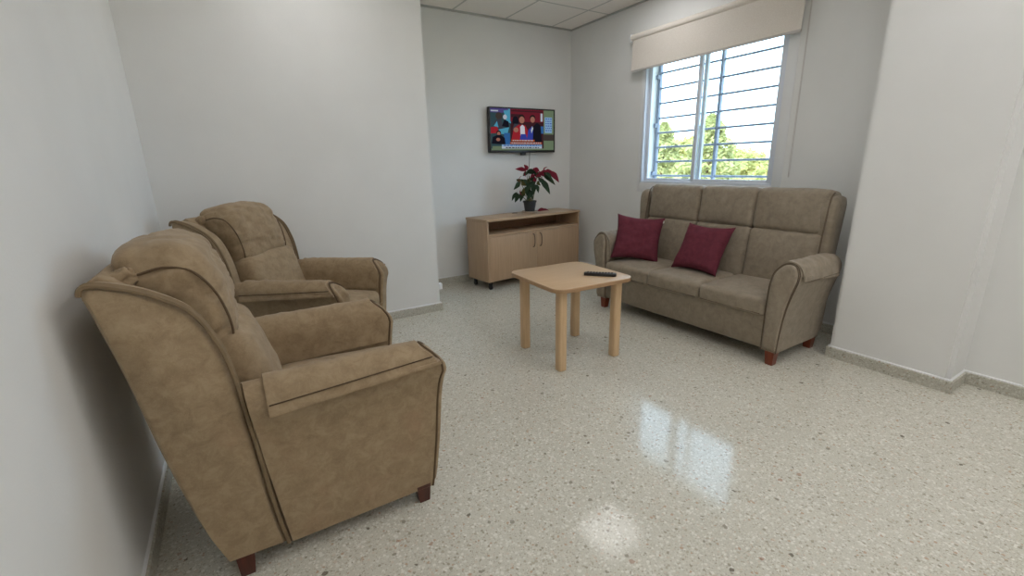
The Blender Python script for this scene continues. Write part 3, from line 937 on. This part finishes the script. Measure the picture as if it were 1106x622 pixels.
# fallen red leaf beside the saucer
bm = new()
leaf(bm, (-.06, 0, .012), (.06, .01, .016), .026, .016, Vector((0, .8, .6))); leaf(bm, (-.01, 0, .016), (.07, -.02, .014), .020, .012, Vector((0, .8, .5)))
r = bmesh.ops.solidify(bm, geom=bm.faces[:], thickness=.0015)
fl = obj('fallen_leaf', bm, M['bract'], None, 80); fl.location = cabp(.835, .105, Z1+.006); fl.rotation_euler = (0, 0, -.2)
tag(fl, 'curled red fallen leaf lying on the cabinet beside the saucer', 'leaf')

# ------------------------------------------------------------------ television
tv = empty('television', (2.895, 4.42, 1.613))
tag(tv, 'wall-mounted black television showing a news broadcast above the cabinet', 'television')
TW, THH = .863/2, .468/2
bm = new(); box(bm, -TW, TW, 0.004, .05, -THH, THH, .006); obj('housing', bm, M['black'], tv)
bm = new()
for x0, x1, z0, z1 in ((-TW, TW, THH-.014, THH), (-TW, TW, -THH, -THH+.026), (-TW, -TW+.014, -THH+.026, THH-.014), (TW-.014, TW, -THH+.026, THH-.014)):
    box(bm, x0, x1, -.004, .006, z0, z1, .0015)
obj('bezel', bm, M['black'], tv)
bm = new(); box(bm, -.03, .03, 0, .03, -THH-.028, -THH+.004, .004); obj('sensor_box', bm, M['black'], tv)
bm = new(); box(bm, -.12, .12, .048, .069, -.12, .12, .003); obj('wall_mount', bm, M['blackmat'], tv)
bm = new(); tube(bm, smooth_path([(.10, .03, -THH+.01), (.105, .045, -THH-.1), (.10, .055, -THH-.3), (.09, .058, -.86)], 5), .003, 6); obj('power_cable', bm, M['blackmat'], tv)
# screen picture: flat patches of the broadcast in thin layers
SX0, SX1, SZ0, SZ1 = -TW+.014, TW-.014, -THH+.026, THH-.014
cols = dict(bg=(70, 40, 46), blue=(58, 110, 170), cyan=(90, 170, 200), purple=(92, 84, 140), dark=(30, 30, 40), red=(170, 46, 56), white=(225, 225, 235), royal=(60, 74, 170), skin=(176, 120, 104), hair=(46, 38, 38), grey=(70, 72, 82), green=(120, 138, 110), orange=(196, 98, 60), sky=(150, 190, 225), pale=(198, 208, 220), teal=(60, 84, 90), brown=(74, 66, 62), redpanel=(120, 40, 52))
names = list(cols); SM = [emit('screen_'+k, cols[k], .6) for k in names]
bm = new(); layer = [0]
def patch(pts, c):
    layer[0] += 1
    y = .0035-layer[0]*.00006
    vs = [bm.verts.new((SX0+(SX1-SX0)*x, y, SZ1+(SZ0-SZ1)*yy)) for x, yy in pts]
    f = bm.faces.new(vs); f.material_index = names.index(c)
def rect(x0, y0, x1, y1, c): patch([(x0, y0), (x1, y0), (x1, y1), (x0, y1)], c)
def ell(cx, cy, rx, ry, c, n=16): patch([(cx+rx*math.cos(2*math.pi*i/n), cy+ry*math.sin(2*math.pi*i/n)) for i in range(n)], c)
rect(0, 0, 1, 1, 'bg')
rect(0, 0, .30, 1, 'teal'); rect(0, 0, .27, .10, 'purple'); rect(.01, .045, .12, .075, 'pale')
rect(.27, .0, .31, .3, 'cyan'); patch([(.2, .05), (.29, .03), (.31, .35), (.24, .3)], 'cyan')
ell(.13, .18, .05, .09, 'brown'); patch([(.04, .5), (.07, .28), (.16, .24), (.2, .5)], 'grey'); patch([(.05, .42), (.1, .3), (.12, .45)], 'cyan')
ell(.22, .2, .03, .06, 'pale'); patch([(.17, .42), (.21, .26), (.27, .3), (.28, .45)], 'dark')
patch([(.0, .45), (.1, .43), (.13, .58), (.0, .6)], 'red'); patch([(.12, .5), (.28, .44), (.25, .62), (.14, .6)], 'cyan'); rect(.2, .58, .29, .86, 'blue')
ell(.12, .58, .035, .06, 'hair'); ell(.12, .60, .025, .045, 'skin'); patch([(.01, .84), (.03, .68), (.1, .63), (.15, .63), (.21, .7), (.22, .86)], 'dark'); ell(.11, .74, .03, .04, 'skin')
rect(.30, .0, .83, .30, 'redpanel'); rect(.31, .03, .82, .06, 'bg'); rect(.31, .12, .5, .2, 'bg')
ell(.38, .28, .05, .11, 'dark'); patch([(.33, .5), (.36, .35), (.43, .36), (.44, .5)], 'grey'); rect(.78, .08, .815, .28, 'pale'); rect(.78, .4, .83, .58, 'blue')
ell(.475, .20, .048, .075, 'hair'); ell(.478, .255, .042, .085, 'skin')
patch([(.31, .75), (.35, .46), (.43, .37), (.53, .38), (.57, .5), (.57, .75)], 'red'); ell(.385, .50, .04, .06, 'skin')
patch([(.455, .72), (.45, .42), (.485, .37), (.52, .42), (.53, .72)], 'white'); patch([(.44, .75), (.46, .6), (.54, .6), (.56, .75)], 'royal')
ell(.65, .20, .045, .08, 'hair'); ell(.65, .24, .036, .075, 'skin')
patch([(.55, .75), (.58, .5), (.64, .4), (.7, .75)], 'royal'); patch([(.62, .5), (.645, .4), (.66, .46), (.63, .58)], 'pale')
patch([(.65, .8), (.66, .4), (.72, .31), (.78, .38), (.8, .8)], 'dark')
rect(.31, .74, .68, .78, 'orange'); rect(.29, .80, .80, .845, 'orange'); rect(.16, .86, .80, .905, 'sky'); rect(.16, .905, .80, .965, 'pale'); rect(.02, .9, .16, 1, 'green')
rect(0, .96, 1, 1, 'green'); rect(.83, 0, 1, 1, 'green'); rect(.835, .03, .99, .14, 'green'); rect(.85, .17, .97, .56, 'sky'); rect(.82, .60, 1, .76, 'brown'); rect(.83, .78, .99, .95, 'green')
rr = random.Random(4)
def dashes(x0, x1, y, hgt, c):  # rows of illegible caption marks
    x = x0
    while x < x1:
        w = rr.uniform(.012, .045); rect(x, y, min(x+w, x1), y+hgt, c); x += w+.011
dashes(.33, .66, .75, .02, 'pale'); dashes(.31, .78, .812, .022, 'pale'); dashes(.19, .78, .872, .022, 'royal'); dashes(.22, .76, .925, .024, 'dark')
for k in range(6): dashes(.86, .96, .20+k*.058, .022, 'royal')
me = bpy.data.meshes.new('screen'); bm.to_mesh(me); bm.free()
link('screen', me, None, tv, None, SM)

# small white plug by the corner of the back wall
bm = new(); box(bm, XP+.0005, XP+.036, 3.655, 3.70, .185, .24, .006, 3)
pg = empty('wall_plug', (XP, 3.677, .185)); tag(pg, 'small white plug-in device low on the wall corner left of the TV cabinet', 'plug')
o = obj('housing', bm, M['trimwhite'], pg); o.matrix_parent_inverse = Matrix.Translation(pg.location).inverted()

# ------------------------------------------------------------------ ceiling light panels, one tile each
M['lamp'] = emit('lamp_lens', (253, 252, 252), PANEL)
PANELS = [(.625, 2.97, 'above the far armchair'), (3.025, 2.97, 'above the sofa'), (1.825, 1.17, 'added for brightness ahead of the camera in the middle')]  # the middle panel is added out of view for extra brightness
for yy, w in ((.57, 'level with the near wall end'), (-.63, 'midway to the rear wall'), (-1.83, 'close to the rear wall')):  # unseen rows filling the ceiling, added to brighten the room
    for xx, q in ((.625, 'added for brightness by the left wall'), (1.825, 'added for brightness in the middle of the ceiling'), (3.025, 'added for brightness by the right wall')):
        PANELS.append((xx, yy, '%s, %s' % (q, w)))
for x, y, w in PANELS:
    d = empty('light_panel', (x, y, ZC)); tag(d, 'square ceiling light panel '+w, 'ceiling light', 'ceiling light panels')
    bm = new(); q = .293
    for x0, x1, y0, y1 in ((-q, q, -q, -q+.015), (-q, q, q-.015, q), (-q, -q+.015, -q+.015, q-.015), (q-.015, q, -q+.015, q-.015)):
        box(bm, x0, x1, y0, y1, -.009, -.001, .001)
    obj('frame', bm, M['trimwhite'], d)
    bm = new(); box(bm, -q+.015, q-.015, -q+.015, q-.015, -.006, -.001)
    obj('diffuser', bm, M['lamp'], d, None)

# ------------------------------------------------------------------ outside the window
bm = new(); box(bm, XW+.5, 60, -40, 70, -.6, -.4)
struct(obj('ground', bm, M['ground'], smooth=None))
def tree(x, y, z0, h, r, cone, n, size, mat, seed, label):
    t = empty('conifer_tree' if cone else 'leafy_shrub', (x, y, z0)); tag(t, label, 'tree' if cone else 'shrub')
    rd = random.Random(seed)
    bm = new(); tube(bm, [(0, 0, 0), (.05, .02, h*.4), (.02, 0, h*.95)], .1, 8, radii=[.13, .09, .02]); obj('trunk', bm, M['trunk'], t)
    bm = new()
    for i in range(n):
        if cone:
            s = rd.random()**1.25
            tier = math.sin(s*30+rd.random())*.18
            rad = r*(1-s)**.8*(.55+.45*rd.random()**.5)*(1+tier)+.05; z = h*(.05+.95*s)
        else:
            s = rd.random(); th = math.acos(1-2*s*.95); q = (.6+.4*rd.random()**.4)*(.85+.3*noise.noise(Vector((th*2, i % 7, seed))))
            rad = r*math.sin(th)*q; z = h*.5+h*.5*math.cos(th)*q
        a = rd.random()*2*math.pi
        c = Vector((rad*math.cos(a), rad*math.sin(a), z))
        q = size*(.6+.8*rd.random())
        d1 = Vector((rd.gauss(0, 1), rd.gauss(0, 1), rd.gauss(0, .6))).normalized(); d2 = d1.orthogonal().normalized()
        d2 = (d2*math.cos(a*5)+d1.cross(d2)*math.sin(a*5))
        vs = [bm.verts.new(c+d1*q), bm.verts.new(c+d2*q*.45), bm.verts.new(c-d1*q), bm.verts.new(c-d2*q*.45)]
        bm.faces.new(vs)
    me = bpy.data.meshes.new('crown'); bm.to_mesh(me); bm.free(); link('crown', me, mat, t)
tree(14, 9.95, -.4, 3.1, 1.45, True, 5200, .10, M['tree'], 1, 'tall pointed pale green conifer outside, seen through the middle of the window')
tree(19, 16.2, -.4, 3.5, 1.6, True, 5200, .13, M['tree'], 2, 'shorter pointed conifer outside, seen at the left of the window')
tree(24, 18.2, -.4, 3.2, 1.7, False, 4500, .15, M['shrub'], 3, 'yellow-green leafy shrub outside, between the two conifers')
tree(18.5, 11.6, -.4, 2.15, 1.3, False, 4500, .12, M['shrub'], 4, 'low yellow-green leafy shrub outside, just right of the tall conifer')
tree(10.8, 5.75, -.4, 1.85, .8, False, 4000, .08, M['shrub'], 5, 'low yellow-green leafy shrub outside, at the right edge of the window')

# ------------------------------------------------------------------ daylight
W_ = bpy.data.worlds.new('world'); SC.world = W_; W_.use_nodes = True
nt = W_.node_tree; nt.nodes.clear()
o = nt.nodes.new('ShaderNodeOutputWorld'); b = nt.nodes.new('ShaderNodeBackground')
b.inputs['Color'].default_value = (.56, .77, 1, 1); b.inputs['Strength'].default_value = 7.2
nt.links.new(b.outputs[0], o.inputs[0])
S = bpy.data.lights.new('sun', 'SUN'); S.energy = 6.5; S.angle = math.radians(1); S.color = (1, .95, .85)
so = bpy.data.objects.new('sun', S); C.objects.link(so)
so.rotation_euler = Vector((.62, .25, -.74)).to_track_quat('-Z', 'Y').to_euler()

SC.view_settings.view_transform = 'Standard'; SC.view_settings.look = 'None'
SC.view_settings.gamma = 1; SC.view_settings.use_curve_mapping = False
SC.view_settings.exposure = -0.04
SC.cycles.max_bounces = 10; SC.cycles.diffuse_bounces = 6; SC.cycles.sample_clamp_indirect = 6
SC.cycles.use_denoising = True
